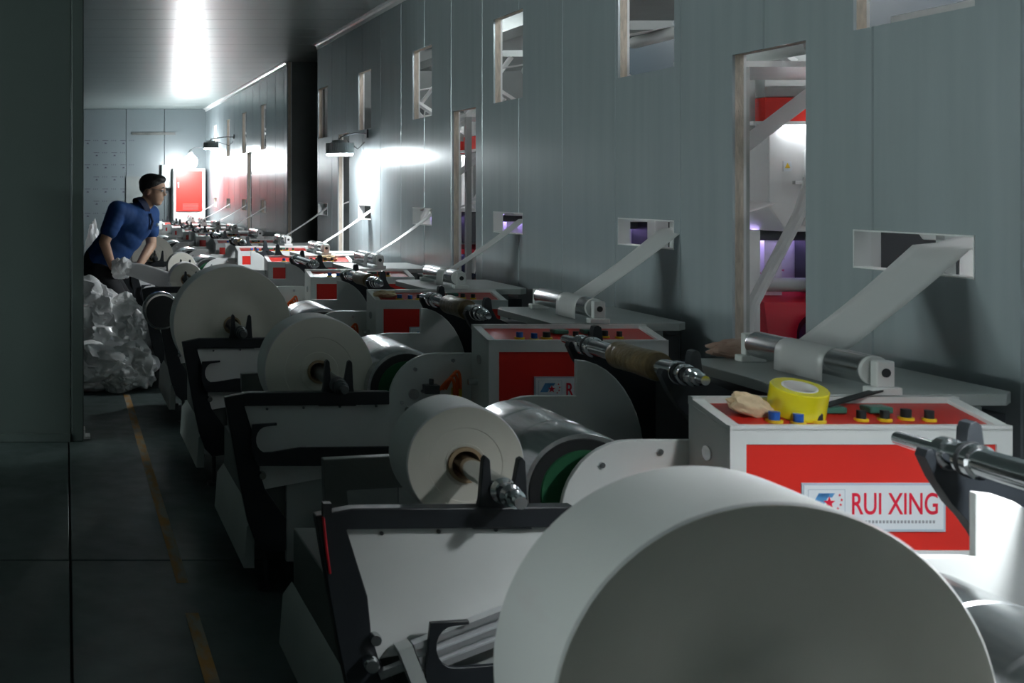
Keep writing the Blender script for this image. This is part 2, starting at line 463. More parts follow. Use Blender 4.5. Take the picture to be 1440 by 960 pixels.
# ------------------------------------------------------------------ machine template
D0 = 2.284
def Yd(d): return d
def text_mesh(txt, name, width, height, loc, material, parent, thick=.0006):
    cu = bpy.data.curves.new(name, 'FONT'); cu.body = txt; cu.extrude = 0.0; cu.size = 1.0; cu.offset = .012
    to = bpy.data.objects.new('tmp', cu); COL.objects.link(to)
    dg = bpy.context.evaluated_depsgraph_get()
    me = bpy.data.meshes.new_from_object(to.evaluated_get(dg))
    COL.objects.unlink(to); bpy.data.objects.remove(to)
    xs_ = [v.co.x for v in me.vertices] or [0, 1]; ys_ = [v.co.y for v in me.vertices] or [0, 1]
    x0, x1, y0, y1 = min(xs_), max(xs_), min(ys_), max(ys_)
    off = Vector((0, 0, 0)); p = parent
    while p is not None: off += p.location; p = p.parent
    for v in me.vertices:
        X = loc[0] + (v.co.x - x0) / (x1 - x0) * width
        Z = loc[2] + (v.co.y - y0) / (y1 - y0) * height
        v.co = Vector((X, loc[1], Z)) - off
    me.materials.clear(); me.materials.append(material)
    o = bpy.data.objects.new(name, me); COL.objects.link(o); o.parent = parent
    return o

def make_machine():
    d = D0
    r = empty('bag_machine', (1.3, d + .35, 0))
    # --- control box
    X0, X1 = 1.393, 1.985
    zb = .28
    b = MB()
    b.prism([(d + .006, zb), (d + .006, .846), (d + .140, .876), (d + .150, .876), (d + .150, zb)], X0, X1, 'x')
    box = b.build('control_box', WHITE, r, bevel=.003)
    fr = MB()
    fr.box(X0, X0 + .034, d - .004, d + .010, zb, .85); fr.box(X1 - .033, X1, d - .004, d + .010, zb, .85)
    fr.box(X0 + .034, X1 - .033, d - .004, d + .010, .817, .85); fr.box(X0 + .034, X1 - .033, d - .004, d + .010, .560, .594)
    fr.build('front_frame', WHITE, box)
    MB().box(X0 + .035, X1 - .034, d - .001, d + .008, .595, .816).build('front_panel', RED, box)
    MB().box(X0 + .036, X1 - .034, d + .000, d + .008, zb, .559).build('lower_panel', WHITE, box)
    def sl(t): return .846 + .030 * t          # lid height along the slope
    lid = MB()
    lid.add([(X0 + .03, d + .014, sl(.06) + .004), (X1 - .03, d + .014, sl(.06) + .004), (X1 - .03, d + .128, sl(.91) + .004), (X0 + .03, d + .128, sl(.91) + .004),
             (X0 + .03, d + .014, sl(.06) - .004), (X1 - .03, d + .014, sl(.06) - .004), (X1 - .03, d + .128, sl(.91) - .004), (X0 + .03, d + .128, sl(.91) - .004)],
            [(0, 1, 2, 3), (7, 6, 5, 4), (0, 4, 5, 1), (1, 5, 6, 2), (2, 6, 7, 3), (3, 7, 4, 0)])
    lid.build('control_lid', REDLID, box)
    rim = MB()
    for (xa, xb) in ((X0, X0 + .026), (X1 - .026, X1)):
        rim.prism([(d + .004, .845), (d + .004, .855), (d + .150, .889), (d + .150, .876)], xa, xb, 'x')
    rim.box(X0, X1, d - .004, d + .012, .845, .856); rim.box(X0, X1, d + .132, d + .150, .872, .890)
    rim.build('lid_rim', WHITE, box)
    # buttons and small displays along the lid
    def onlid(t): return d + .01 + .12 * t, sl(t) + .006
    for (xx, t, mm, rr) in ((1.51, .2, BLUEP, .011), (1.555, .12, BLUEP, .010), (1.60, .2, RUBBER, .012), (1.70, .25, RUBBER, .009), (1.75, .25, RUBBER, .009), (1.80, .3, RUBBER, .010), (1.845, .25, RUBBER, .009)):
        yy, zz = onlid(t)
        bt = MB(); bt.cyl((xx, yy, zz - .004), (xx, yy, zz + .020), rr, 12)
        bo = bt.build('button', mm, box)
        MB().cyl((xx, yy, zz - .003), (xx, yy, zz + .003), rr * 1.5, 14).build('button_ring', YELLOW, bo)
    for xx in (1.665, 1.765):
        yy, zz = onlid(.62)
        MB().box(xx - .025, xx + .025, yy - .018, yy + .018, zz - .004, zz + .010).build('speed_display', mat('display green', (.05, .16, .12), .3), box, bevel=.003)
    # latch and stub on left side
    MB().cyl((X0 - .004, d + .075, .78), (X0 + .002, d + .075, .78), .016, 16).build('side_latch', STEEL, box)
    MB().cyl((X0 - .03, d + .10, .70), (X0 + .002, d + .10, .70), .010, 12).build('side_pin', STEEL, box)
    # nameplate
    npz0, npz1 = .622, .724
    npl = MB().box(1.543, 1.845, d - .0035, d - .001, npz0, npz1).build('nameplate', SIGNB, r)
    MB().box(1.548, 1.840, d - .0042, d - .002, npz0 + .005, npz1 - .005).build('face', SIGN, npl)
    text_mesh('RUI XING', 'lettering', .180, .046, (1.648, d - .0046, .658), REDL, npl)
    text_mesh('瑞  兴', 'lettering', .070, .022, (1.560, d - .0046, .632), INK, npl)
    lg = MB(); z = .667
    lg.box(1.556, 1.634, d - .0044, d - .004, z - .004, z + .044)
    lg.build('logo_frame', SIGNB, npl)
    MB().box(1.5575, 1.6325, d - .0046, d - .0042, z - .0025, z + .0425).build('logo_field', SIGN, npl)
    lb = MB()
    lb.prism([(1.562, z + .006), (1.586, z + .006), (1.602, z + .036), (1.578, z + .036)], d - .0049, d - .0045)
    lb.prism([(1.578, z + .027), (1.606, z + .027), (1.612, z + .036), (1.58, z + .036)], d - .0049, d - .0045)
    lb.build('logo_mark', BLUEL, npl)
    st = MB()
    def star(cx, cz, R): return [(cx + (R if i % 2 == 0 else R * .42) * math.sin(PI * i / 5), cz + (R if i % 2 == 0 else R * .42) * math.cos(PI * i / 5)) for i in range(10)]
    st.prism(star(1.600, z + .016, .013), d - .0052, d - .0047)
    for (sx, sz) in ((1.622, z + .032), (1.626, z + .022), (1.624, z + .012), (1.618, z + .004)):
        st.prism(star(sx, sz, .0035), d - .0052, d - .0047)
    st.build('logo_stars', REDL, npl)
    sm = MB()
    for i in range(22): sm.box(1.66 + i * .0075, 1.6645 + i * .0075, d - .0046, d - .0042, .640, .646)
    sm.build('small_print', GREYINK, npl)

    npl.location.z = .012
    # --- side plates
    near = [(1.45, .25), (1.45, .79)] + arc(1.27, .62, .16, .17, 90, 180) + [(1.11, .25)]
    y0 = d + .152
    sp = MB().prism(near, y0, y0 + .014).build('side_plate', WHITE, r, bevel=.002)
    for (bx, bz) in ((1.20, .735), (1.155, .62), (1.225, .66), (1.33, .765)):
        MB().cyl((bx, y0 - .006, bz), (bx, y0 + .001, bz), .0065, 12).build('bolt', STEEL, sp)
    y1 = d + .676
    farp = arc(1.39, .62, .185, .268, 0, 90) + [(1.39, .79)] + arc(1.27, .62, .16, .17, 90, 180) + [(1.11, .25), (1.575, .25)]
    MB().prism(farp, y1, y1 + .014).build('side_plate', WHITE, r, bevel=.002)
    # --- valve block and hoses by the near plate
    v = MB(); v.box(1.225, 1.275, y0 - .035, y0, .655, .685); v.cyl((1.25, y0 - .02, .685), (1.25, y0 - .02, .705), .008, 10)
    vb = v.build('valve_block', STEELD, r, bevel=.002)
    for k in range(3):
        ax, az = 1.275 + .012 * k, .67
        pts = []
        for i in range(13):
            t = i / 12
            pts.append((ax + .05 * t + .01 * math.sin(PI * t), y0 - .03 - .02 * math.sin(PI * t) + .006 * k, az + (.055 + .012 * k) * math.sin(PI * t) - .03 * t))
        MB().tube(pts, .0055, 8).build('hose', ORANGE, r)
    MB().box(1.325, 1.350, y0 - .03, y0, .635, .672).build('fitting', YELLOW, r)
    # --- drum between the plates
    dy0, dy1 = d + .225, d + .62
    cx, cz, R = 1.195, .650, .142
    L = dy1 - dy0
    dr = MB().lathe((cx, dy0, cz), (0, 1, 0), [(0, R - .014), (.0, R - .004), (.006, R), (L * .32, R), (L * .33, R - .005), (L * .345, R), (L * .66, R), (L * .67, R - .005), (L * .685, R), (L - .006, R), (L, R - .004), (L, .02)], 56)
    drum = dr.build('drum', STEEL, r)
    MB().lathe((cx, dy0 - .004, cz), (0, 1, 0), [(0, .02), (0, R - .016), (.008, R - .013)], 48).build('drum_face', RUBBER, drum)
    MB().lathe((cx, dy0 - .008, cz), (0, 1, 0), [(0, .05), (0, R - .042), (.005, R - .040)], 48).build('felt_disc', GREEN, drum)
    MB().cyl((cx, y0 - .01, cz), (cx, y1 + .03, cz), .018, 14).build('drum_axle', STEEL, drum)
    # --- black centre body, brackets with forks for the rewind shaft
    bb = MB(); bb.box(1.60, 2.12, d + .17, d + .665, .16, .845); bb.box(1.11, 2.12, d + .20, d + .66, .16, .47)
    bb.build('centre_body', BLACK, r)
    for yy in (d + .372, d + .860):
        f = MB()
        poly = ([(1.448, .900), (1.452, .912), (1.459, .914), (1.464, .904)] +
                arc(1.491, .904, .026, .028, 180, 360, 6) +
                [(1.520, .945), (1.524, .957), (1.534, .960), (1.543, .954), (1.548, .915), (1.565, .885), (1.66, .842), (1.80, .80), (1.80, .50), (1.62, .50)] +
                arc(1.40, .52, .20, .34, 10, 62, 7) + [(1.466, .862)])
        f.prism(poly, yy - .012, yy + .012)
        f.build('fork_bracket', BLACK, r, bevel=.002)
    # --- table, guide roller
    t = MB(); t.prism([(1.67, d + .155), (2.11, d + .155), (2.15, d + .19), (2.15, d + .68), (1.70, d + .68), (1.67, d + .62)], .866, .892, 'z')
    t.build('table', GREY, r, bevel=.002)
    MB().box(1.98, 2.05, d + .15, d + .66, .0, .866).build('table_leg', GREYD, r)
    rx, rz = 1.83, .942
    ry0, ry1 = d + .175, d + .60
    ro = MB().lathe((rx, ry0, rz), (0, 1, 0), [(0, .01), (0, .031), (.010, .031), (.010, .034), (ry1 - ry0 - .01, .034), (ry1 - ry0, .030), (ry1 - ry0, .01)], 28)
    rol = ro.build('guide_roller', STEEL, r)
    MB().lathe((rx, ry0 - .002, rz), (0, 1, 0), [(0, .022), (0, .033), (.009, .0335), (.011, .022)], 28).build('roller_end_ring', WHITE, rol)
    for yy in (ry0 - .022, ry1 + .022):
        k = MB()
        k.box(rx - .034, rx + .034, yy - .016, yy + .016, .892, .910); k.box(rx - .020, rx + .020, yy - .011, yy + .011, .910, .968)
        kb = k.build('bearing_block', WHITE, rol, bevel=.003)
        MB().cyl((rx, yy - .0125, rz), (rx, yy + .0125, rz), .010, 16).build('bore', RUBBER, kb)
    # --- unwind frame: black hood with white panel
    h = MB()
    hood = ([(.523, .668), (.600, .684), (1.065, .688), (1.065, .645), (.588, .640)] +
            [(.632, .50), (.640, .42), (.655, .37), (.725, .27), (.725, .165)] + [(.66, .155), (.625, .19), (.600, .26), (.570, .40)])
    h.prism(hood, d - .010, d + .022)
    h.build('hood_frame', BLACK, r, bevel=.003)
    MB().prism([(.580, .645), (1.068, .650), (1.068, .44), (.642, .36)], d + .006, d + .030).build('hood_panel', WHITE, r)
    for (sx, sz) in ((.665, .628), (.785, .632), (.905, .636), (1.025, .638), (.612, .55), (.625, .47)):
        MB().cyl((sx, d + .003, sz), (sx, d + .010, sz), .0045, 8).build('screw', STEELD, r)
    # rear frame arm
    MB().prism([(.66, .66), (1.065, .68), (1.065, .60), (.72, .58), (.74, .42), (.67, .42)], d + .50, d + .53).build('rear_arm', GREYD, r, bevel=.003)
    # base
    MB().box(.625, 1.11, d + .035, d + .70, .215, .425).build('base_body', GREYD, r, bevel=.004)
    MB().prism([(.590, .10), (.625, .10), (.625, .27), (.600, .235)], d + .015, d + .72).build('base_skirt', GREY, r)
    MB().prism([(.590, .10), (1.10, .10), (1.10, .23), (.600, .23)], d + .70, d + .72).build('base_skirt', GREY, r)
    MB().box(.73, 1.10, d + .015, d + .035, .12, .41).build('lower_panel', GREY, r, bevel=.003)
    for (fx, fy) in ((.68, .10), (.68, .64), (1.04, .10), (1.04, .64), (1.8, .25), (1.8, .6)):
        m_ = MB(); m_.cyl((fx, d + fy, 0), (fx, d + fy, .015), .03, 14); m_.cyl((fx, d + fy, .015), (fx, d + fy, .22), .010, 10)
        m_.build('foot', STEELD, r)
    m_ = MB(); m_.lathe((.645, d - .028, .415), (0, 1, 0), [(0, .006), (0, .011), (.006, .013), (.018, .013), (.02, .008)], 16)
    m_.build('hood_bolt', STEEL, r)
    return r

def add_forks(root, n, X):
    d = D0 + DY * n + (FAR if n > 6 else 0)
    for (yy, nm) in ((d + .002, 'roll_fork'), (d + .515, 'roll_fork')):
        f = MB()
        f.prism([(X - .062, .64), (X - .047, .70), (X - .040, .785), (X - .034, .793), (X - .026, .785), (X - .022, .72)] + arc(X, .716, .020, .022, 180, 360, 6) +
                [(X + .024, .73), (X + .034, .785), (X + .042, .790), (X + .048, .782), (X + .052, .70), (X + .062, .64)], yy - .009, yy + .009)
        f.build(nm, BLACK, root, bevel=.0015)
def add_hook(root, n, X, Z, beam=True):
    d = D0 + DY * n + (FAR if n > 6 else 0)
    y = d - .030
    poly = [(X - .035, Z + .050), (X + .045, Z + .055), (X + .045, Z + .047)] + arc(X + .015, Z + .0, .038, .044, 90, 250, 8)
    if beam: poly += [(X + .03, Z - .040), (X + .12, Z - .025), (1.06, Z - .022), (1.06, Z - .085), (X - .02, Z - .085), (X - .04, Z - .03)]
    else: poly += [(X + .03, Z - .042), (X + .12, Z - .035), (X + .12, Z - .26), (X - .03, Z - .26), (X - .045, Z - .05)]
    MB().prism(poly, y - .006, y + .006).build('dancer_arm', BLACK, root, bevel=.0015)
    MB().cyl((X, y, Z - .06), (X, d + .012, Z - .06), .012, 12).build('pivot_pin', STEELD, root)

proto = make_machine()
FORKX = {-1: .838, 0: .915, 1: .895, 2: .785, 3: .86, 4: .86, 5: .965, 6: .86}
MLAB = {
 -1: 'nearest white machine at the right edge, mostly behind the big foreground roll',
 0: 'white machine with brightly lit red front panel and yellow tape on its lid',
 1: 'shaded machine with dark red panel and logo sign, second in the row',
 2: 'third machine in the row, holding the full large paper roll',
 3: 'fourth machine in the row, with a steel drum at its aisle corner',
 4: 'fifth machine in the row, below the hanging finned lamp',
 5: 'sixth machine in the row, next to the man, holding a small roll',
 6: 'seventh machine in the row, in front of the dark passage',
 7: 'eighth machine in the row, first one past the dark passage',
 8: 'ninth machine in the row, second past the passage',
 9: 'tenth machine in the row, last but one before the back wall',
 10: 'last machine in the row, beside the red cabinet'}
MACH = {}
for n in range(-1, 11):
    yy = D0 + .35 + DY * n + (FAR if n > 6 else 0)
    m_ = proto if n == 0 else copy_tree(proto, (1.3, yy, 0))
    tag(m_, MLAB[n], 'machine', 'machines in a row along the panel wall')
    MACH[n] = m_
bpy.context.view_layer.update()
for n, m_ in MACH.items():
    add_forks(m_, n, FORKX.get(n, .88))
    if n == 0: add_hook(m_, n, .79, .405, beam=False)
    else: add_hook(m_, n, .645, .535)
for n, dx in ((-1, .058), (2, .020)):      # drums stand clear of the full rolls
    for ch in MACH[n].children:
        if ch.name.split('.')[0] == 'drum': ch.location.x += dx
# extra web-guide fittings on the first lit machine
m0 = MACH[0]; d = D0
e = MB()
u = Vector((.22, 0, .085)).normalized(); p0 = Vector((.735, d - .028, .375))
nrm = Vector((-u.z, 0, u.x))
def tb(a, b_, y0, y1, L0, L1, mb, mi=0):
    c = [p0 + u * L0 + nrm * a, p0 + u * L1 + nrm * a, p0 + u * L1 + nrm * b_, p0 + u * L0 + nrm * b_]
    mb.prism([(q.x, q.z) for q in c], y0, y1, 'y', mi)
tb(-.032, .034, d - .016, d - .004, 0, .30, e)
for (a, b_) in ((-.032, -.020), (-.006, .004), (.022, .034)): tb(a, b_, d - .026, d - .016, 0, .30, e)
e.build('aluminium_rail', mat('satin aluminium', (.72, .74, .76), .35, .7), m0)
e = MB(); tb(-.055, .04, d - .040, d - .003, -.035, -.005, e); e.build('rail_bracket', GREY, m0)
e = MB(); tb(-.008, .008, d - .030, d - .014, -.09, -.035, e); e.build('rail_rod', STEEL, m0)
MB().lathe((.632, d - .045, .368), (.05, 1, .02), [(0, .006), (0, .013), (.006, .017), (.022, .017), (.040, .010)], 18).build('chrome_knob', CHROME, m0)
MB().tube([(.538, d - .014, .668), (.545, d - .014, .60), (.552, d - .014, .55)], .003, 6).build('red_cable', mat('red cable', (.55, .02, .03), .5), m0)
cb = MB(); cb.box(.535, .552, d - .03, d - .01, .672, .70); cb.build('cable_clip', RUBBER, m0)
# steel drum at the fourth machine's aisle corner
m3 = MACH[3]; d3 = D0 + DY * 3
e = MB().lathe((.545, d3 - .06, .665), (0, 1, 0), [(0, .085), (0, .100), (.006, .104), (.13, .104), (.14, .09)], 40)
sd = e.build('steel_drum', CHROME, m3)
MB().lathe((.545, d3 - .063, .665), (0, 1, 0), [(0, .0), (0, .090), (.006, .090)], 36).build('drum_face', RUBBER, sd)

# ------------------------------------------------------------------ paper rolls on shafts
def shaft_profile(L):
    return [(0, .004), (0, .013), (.020, .014), (.024, .020), (.034, .020), (.036, .015), (.046, .015), (.050, .024), (.066, .024), (.070, .017), (.084, .017), (.088, .028), (.110, .028), (.114, .024), (L - .05, .024), (L - .045, .016), (L, .012)]
def paper_roll(n, X, Z, y0, wd, R, label, tip=-.10):
    d = D0 + DY * n + (FAR if n > 6 else 0)
    ya = d + y0
    t = empty('paper_roll', (X, ya, Z - R), label, 'roll', 'wound rolls on the unwind stands')
    hub = .040
    MB().lathe((X, ya, Z), (0, 1, 0), [(.002, hub), (0, hub + .004), (0, R * .35), (.0015, R * .36), (.0015, R * .62), (0, R * .63), (0, R - .003), (.003, R), (wd - .003, R), (wd, R - .003), (wd, hub)], 96,
               ms=[1, 1, 1, 1, 1, 1, 0, 0, 0, 1, 1], caps=False).build('paper', [PAPER, PAPERF], t)
    MB().lathe((X, ya - .006, Z), (0, 1, 0), [(0, .033), (0, .041), (wd + .012, .041), (wd + .012, .033), (0, .033)], 32, caps=False).build('core', CARD, t)
    ys_ = d + tip; L = (ya + wd + .13) - ys_
    MB().lathe((X, ys_, Z), (0, 1, 0), shaft_profile(max(L, .55 - tip)), 24).build('shaft', CHROME if n in (0,) else STEELD, t)
    return t
paper_roll(-1, .838, .716, .298, .175, .266, 'very large paper roll filling the foreground, grey face towards us')
paper_roll(0, .915, .722, .203, .14, .135, 'small white roll lit from above on the hood of the nearest lit machine')
paper_roll(1, .895, .709, .255, .146, .193, 'medium roll with shiny rim on the second machine')
paper_roll(2, .785, .714, .236, .17, .278, 'full large roll in shade on the third machine')
paper_roll(5, .965, .714, .24, .13, .118, 'small white roll to the right of the man')
paper_roll(6, .83, .714, .24, .15, .20, 'dark roll just behind the man')
paper_roll(4, .86, .714, .24, .15, .12, 'roll on the fifth machine, behind the full large roll')
paper_roll(8, .86, .714, .24, .15, .20, 'far roll past the passage on the ninth machine')

# ------------------------------------------------------------------ rewind shafts in the black forks
SLAB = ['chrome shaft at the right edge, over the white plate of the nearest machine', 'chrome shaft with brown tape sleeve in front of the dark logo sign', 'shaft with brown sleeve over the third machine',
        'shaft over the fourth machine with thin brown band', None, None, 'chrome rewind shaft over the seventh machine', 'rewind shaft over the eighth machine', 'rewind shaft over the ninth machine', 'rewind shaft over the tenth machine', 'rewind shaft over the last machine']
for i, n in enumerate(range(-1, 10)):
    n2 = n
    if SLAB[i] is None and n2 == 4: continue
    d = D0 + DY * n2 + (FAR if n2 > 6 else 0)
    if n2 == 3: lab = 'rewind shaft lit by the hanging lamp over the fifth machine'
    else: lab = SLAB[i]
    X, Z = 1.491, .906
    ya, yb = d + .250, d + .965
    t = empty('rewind_shaft', (X, ya, Z - .03), lab, 'shaft', 'rewind shafts held in black forks')
    L = yb - ya
    MB().lathe((X, ya, Z), (0, 1, 0), [(0, .004), (0, .011), (.025, .012), (.027, .017), (.045, .017), (.047, .022), (.055, .022), (.057, .018), (.075, .018), (.077, .026), (.088, .026), (.090, .020), (.105, .020), (.107, .028), (.120, .028), (.122, .024), (.19, .024),
               (L - .18, .024), (L - .178, .029), (L - .150, .029), (L - .148, .021), (L - .12, .021), (L - .118, .026), (L - .10, .026), (L - .098, .014), (L, .012)], 28).build('shaft_body', CHROME, t)
    for (a, rr) in ((.060, .0225), (.093, .0265), (L - .165, .030)):
        MB().lathe((X, ya + a, Z), (0, 1, 0), [(0, .01), (0, rr), (.008, rr), (.008, .01)], 24).build('collar', RUBBER, t)
    if n2 in (0, 1, 2, 5):
        rr = .036 if n2 < 2 else .033
        MB().lathe((X, ya + .20, Z), (0, 1, 0), [(0, .025), (0, rr), (.01, rr + .002), (.10, rr - .001), (.19, rr + .001), (.20, rr), (.20, .025)], 28).build('tape_sleeve', TAPE, t)

# ------------------------------------------------------------------ film webs from slots to guide rollers
def web(n, ra, rb, sa, sb, label, zs=1.205):
    """ra..rb: extent along the wall on the roller; sa..sb in the slot"""
    o = DY * n + (FAR if n > 6 else 0)
    X, Z, R = 1.83, .942, .0352
    prof = []
    # down the roller's aisle side, over the top, up to the slot and into the press room
    prof += [(X - R - .002, .896, 0), (X - R, Z, 0)]
    for i in range(1, 6):
        a = math.radians(180 - 26 * i)
        prof.append((X + R * math.cos(a), Z + R * math.sin(a), 0))
    for i in range(1, 9):
        t = i / 8
        x0, z0 = prof[6][0], prof[6][1]
        prof.append((x0 + (2.215 - x0) * t, z0 + (zs - z0) * t - .006 * math.sin(PI * t), t))
    prof += [(2.28, zs + .006, 1), (2.55, zs + .10, 1.0)]
    v = []; f = []
    W = 6
    for (x, z, t) in prof:
        for j in range(W + 1):
            s = j / W
            ya = ra + (sa - ra) * t; yb = rb + (sb - rb) * t
            v.append((x, ya + (yb - ya) * s + o, z + (.0015 * math.sin(s * 9 + t * 5) if t > .1 else 0)))
    for i in range(len(prof) - 1):
        for j in range(W):
            a = i * (W + 1) + j
            f.append([a, a + 1, a + W + 2, a + W + 1])
    mb = MB(); mb.add(v, f)
    ob = mb.build('film_web', FILMW, None, smooth=60)
    sd_ = ob.modifiers.new('thickness', 'SOLIDIFY'); sd_.thickness = .0008
    tag(ob, label, 'film', 'film webs rising from rollers into the wall slots')
web(0, 2.58, 2.755, 2.665, 2.845, 'wide white film rising to the nearest wall slot')
web(1, 2.53, 2.68, 2.60, 2.75, 'white film above the second machine, entering the second wall slot')
web(2, 2.57, 2.66, 2.63, 2.72, 'narrow film strip into the third wall slot')
web(3, 2.57, 2.64, 2.63, 2.70, 'thin film strip into the fourth wall slot')
web(4, 2.57, 2.66, 2.63, 2.72, 'thin film strip glowing under the hanging lamp')
web(5, 2.57, 2.66, 2.63, 2.72, 'thin film strip at the last slot before the passage')
for n, lb in ((7, 'bright film strip, first past the dark passage'), (8, 'bright film strip, second past the dark passage'), (9, 'bright film strip, third past the dark passage'), (10, 'bright film strip, last before the back wall')):
    web(n, 2.57, 2.66, 2.63, 2.72, lb, zs=1.17)

# ------------------------------------------------------------------ things lying on the machines
def lump(name, c, s, label, cat, material, seed=0, amp=.35, fr=2.0, group=None, sub=4, cre=0.0):
    from mathutils import noise
    bm = bmesh.new(); bmesh.ops.create_icosphere(bm, subdivisions=sub, radius=1.0)
    for v in bm.verts:
        p = v.co.normalized()
        a = noise.noise(p * fr + Vector((seed * 3.1, seed * 1.7, seed)))
        b = noise.noise(p * fr * 2.7 + Vector((seed, seed * 2.3, 5)))
        rd = abs(noise.noise(p * fr * 1.7 + Vector((9, seed, 2))))
        k = 1 + amp * a + amp * .45 * b - amp * .8 * (.35 - rd) 
        if cre:
            for (ff, ww) in ((1.3, 1.0), (2.4, .45), (4.5, .14)):
                k += cre * ww * (.3 - abs(noise.noise(p * ff * 1.3 + Vector((seed, 4, seed * 2)) + Vector((b, a, b)) * .8)) * 1.6)
        q = p * k
        if q.z < -.8: q.z = -.8 + (q.z + .8) * .1
        v.co = Vector((q.x * s[0], q.y * s[1], (q.z + .82) * s[2]))
    me = bpy.data.meshes.new(name); bm.to_mesh(me); bm.free()
    me.materials.append(material)
    me.polygons.foreach_set('use_smooth', [True] * len(me.polygons))
    me.set_sharp_from_angle(angle=math.radians(28))
    o = bpy.data.objects.new(name, me); COL.objects.link(o); o.location = c
    if label: tag(o, label, cat, group)
    return o
# tape roll on lid of machine 0
tx, ty, tz = 1.585, D0 + .078, .8665
tp = empty('tape_roll', (tx, ty, tz), 'yellow packing tape roll lying on the nearest red lid', 'tape')
tp.rotation_euler = (math.radians(13), 0, 0)
def tlathe(prof, name, mm):
    mb = MB(); mb.lathe((0, 0, 0), (0, 0, 1), prof, 40, caps=False)
    o = mb.build(name, mm); o.parent = tp; return o
tlathe([(0, .034), (0, .053), (.002, .055), (.058, .055), (.060, .053), (.060, .034)], 'tape_layers', mat('yellow tape', (.83, .72, .02), .22, coat=.4))
mb = MB(); k = len(mb.v)
n_ = 36
for (z_, r_) in ((.001, .034), (.061, .034), (.061, .0305), (.001, .0305)):
    for i in range(n_): mb.v.append((r_ * math.cos(2 * PI * i / n_), r_ * math.sin(2 * PI * i / n_), z_))
for j in range(4):
    for i in range(n_):
        j2 = (j + 1) % 4; i2 = (i + 1) % n_
        mb.f.append([j * n_ + i, j * n_ + i2, j2 * n_ + i2, j2 * n_ + i]); mb.m.append(0)
o = mb.build('paper_core', mat('tape core white', (.8, .8, .78), .7)); o.parent = tp
# beige rag, dirty rags
rg = lump('rag', (1.475, D0 + .065, .862), (.060, .028, .026), 'crumpled beige rag on the nearest red lid', 'rag', RAG, 3, .3, 1.1); rg.rotation_euler = (0, math.radians(20), .3)
rg2 = lump('rag', (1.45, D0 + 2.6 + .07, .860), (.055, .035, .018), 'small beige rag on the third machine lid', 'rag', RAG, 5, .35, 1.3)
lump('rag', (1.83, D0 + DY * 4 + .07, .866), (.06, .03, .016), 'small rag on the fifth machine lid', 'rag', RAG, 6, .5, 2.0)
rr_ = lump('rag', (1.86, D0 + .655 + .02, .892), (.10, .05, .030), 'dirty reddish rags heaped on the table by the tall opening', 'rag', RAGR, 8, .3, 1.5, cre=.15)
# black strip
bs = MB(); bs.bar((1.645, D0 + .072, .883), (1.86, D0 + .165, .908), .020, .004)
tag(bs.build('rubber_strip', RUBBER), 'black rubber strip lying across the nearest red lid', 'strip')

# ------------------------------------------------------------------ red electrical cabinet at the back
cb = empty('electrical_cabinet', (1.9, 16.9, 0), 'white cabinet with red door against the back wall', 'cabinet')
MB().box(1.66, 2.15, 16.72, 17.04, .05, 1.68).build('body', WHITE, cb, bevel=.006)
dr_ = MB().box(1.70, 2.10, 16.70, 16.722, 1.02, 1.64).build('door', RED, cb, bevel=.005)
MB().box(1.72, 1.745, 16.685, 16.702, 1.38, 1.47).build('handle', STEEL, dr_, bevel=.003)
for i in range(5): MB().box(1.80, 2.04, 16.696, 16.702, 1.05 + .02 * i, 1.058 + .02 * i).build('vent_slot', GREYD, dr_)
MB().box(1.66, 2.15, 16.72, 17.04, 0, .05).build('plinth', GREYD, cb)
jb = empty('junction_box', (1.58, 17.0, 1.38), 'light grey junction box left of the red cabinet door', 'box')
MB().box(1.50, 1.65, 16.92, 17.049, 1.38, 1.74).build('body', GREY, jb, bevel=.005)
MB().box(1.51, 1.64, 16.91, 16.92, 1.39, 1.73).build('cover', GREY, jb, bevel=.003)
lump('plastic_sack', (.38, 15.0, .0), (.11, .14, .50), 'white sack standing behind the man by the back wall', 'sack', FILMW, 12, .25, 2)

# ------------------------------------------------------------------ film scrap bags on the floor
BG = 'scrap film bags heaped in the aisle'
for i, (x, y, z, sx, sy, sz, lb) in enumerate((
    (.24, 7.50, 0, .26, .28, .17, 'crumpled film bag at the front left of the heap, by the partition'),
    (.47, 7.42, 0, .17, .20, .18, 'crumpled film bag at the front right of the heap'),
    (.32, 7.72, .10, .30, .22, .23, 'wide film bag in the middle of the heap'),
    (.52, 7.66, .20, .12, .14, .16, 'rounded film bag at the right of the heap below the film strip'),
    (.20, 7.80, .34, .22, .20, .20, 'topmost film bag of the heap, in front of the man'),
    (.43, 7.82, .34, .13, .13, .14, 'small film bag near the top right of the heap'),
    (.13, 7.36, 0, .15, .13, .09, 'small flat film bag lowest at the left of the heap'),
    (.37, 7.28, 0, .13, .09, .10, 'film scrap lying on the yellow line in front of the heap'))):
    lump('film_bag', (x, y, z), (sx, sy, sz), lb, 'bag', FILMB, 20 + i * 3, .34, .9, BG, sub=5, cre=.16)

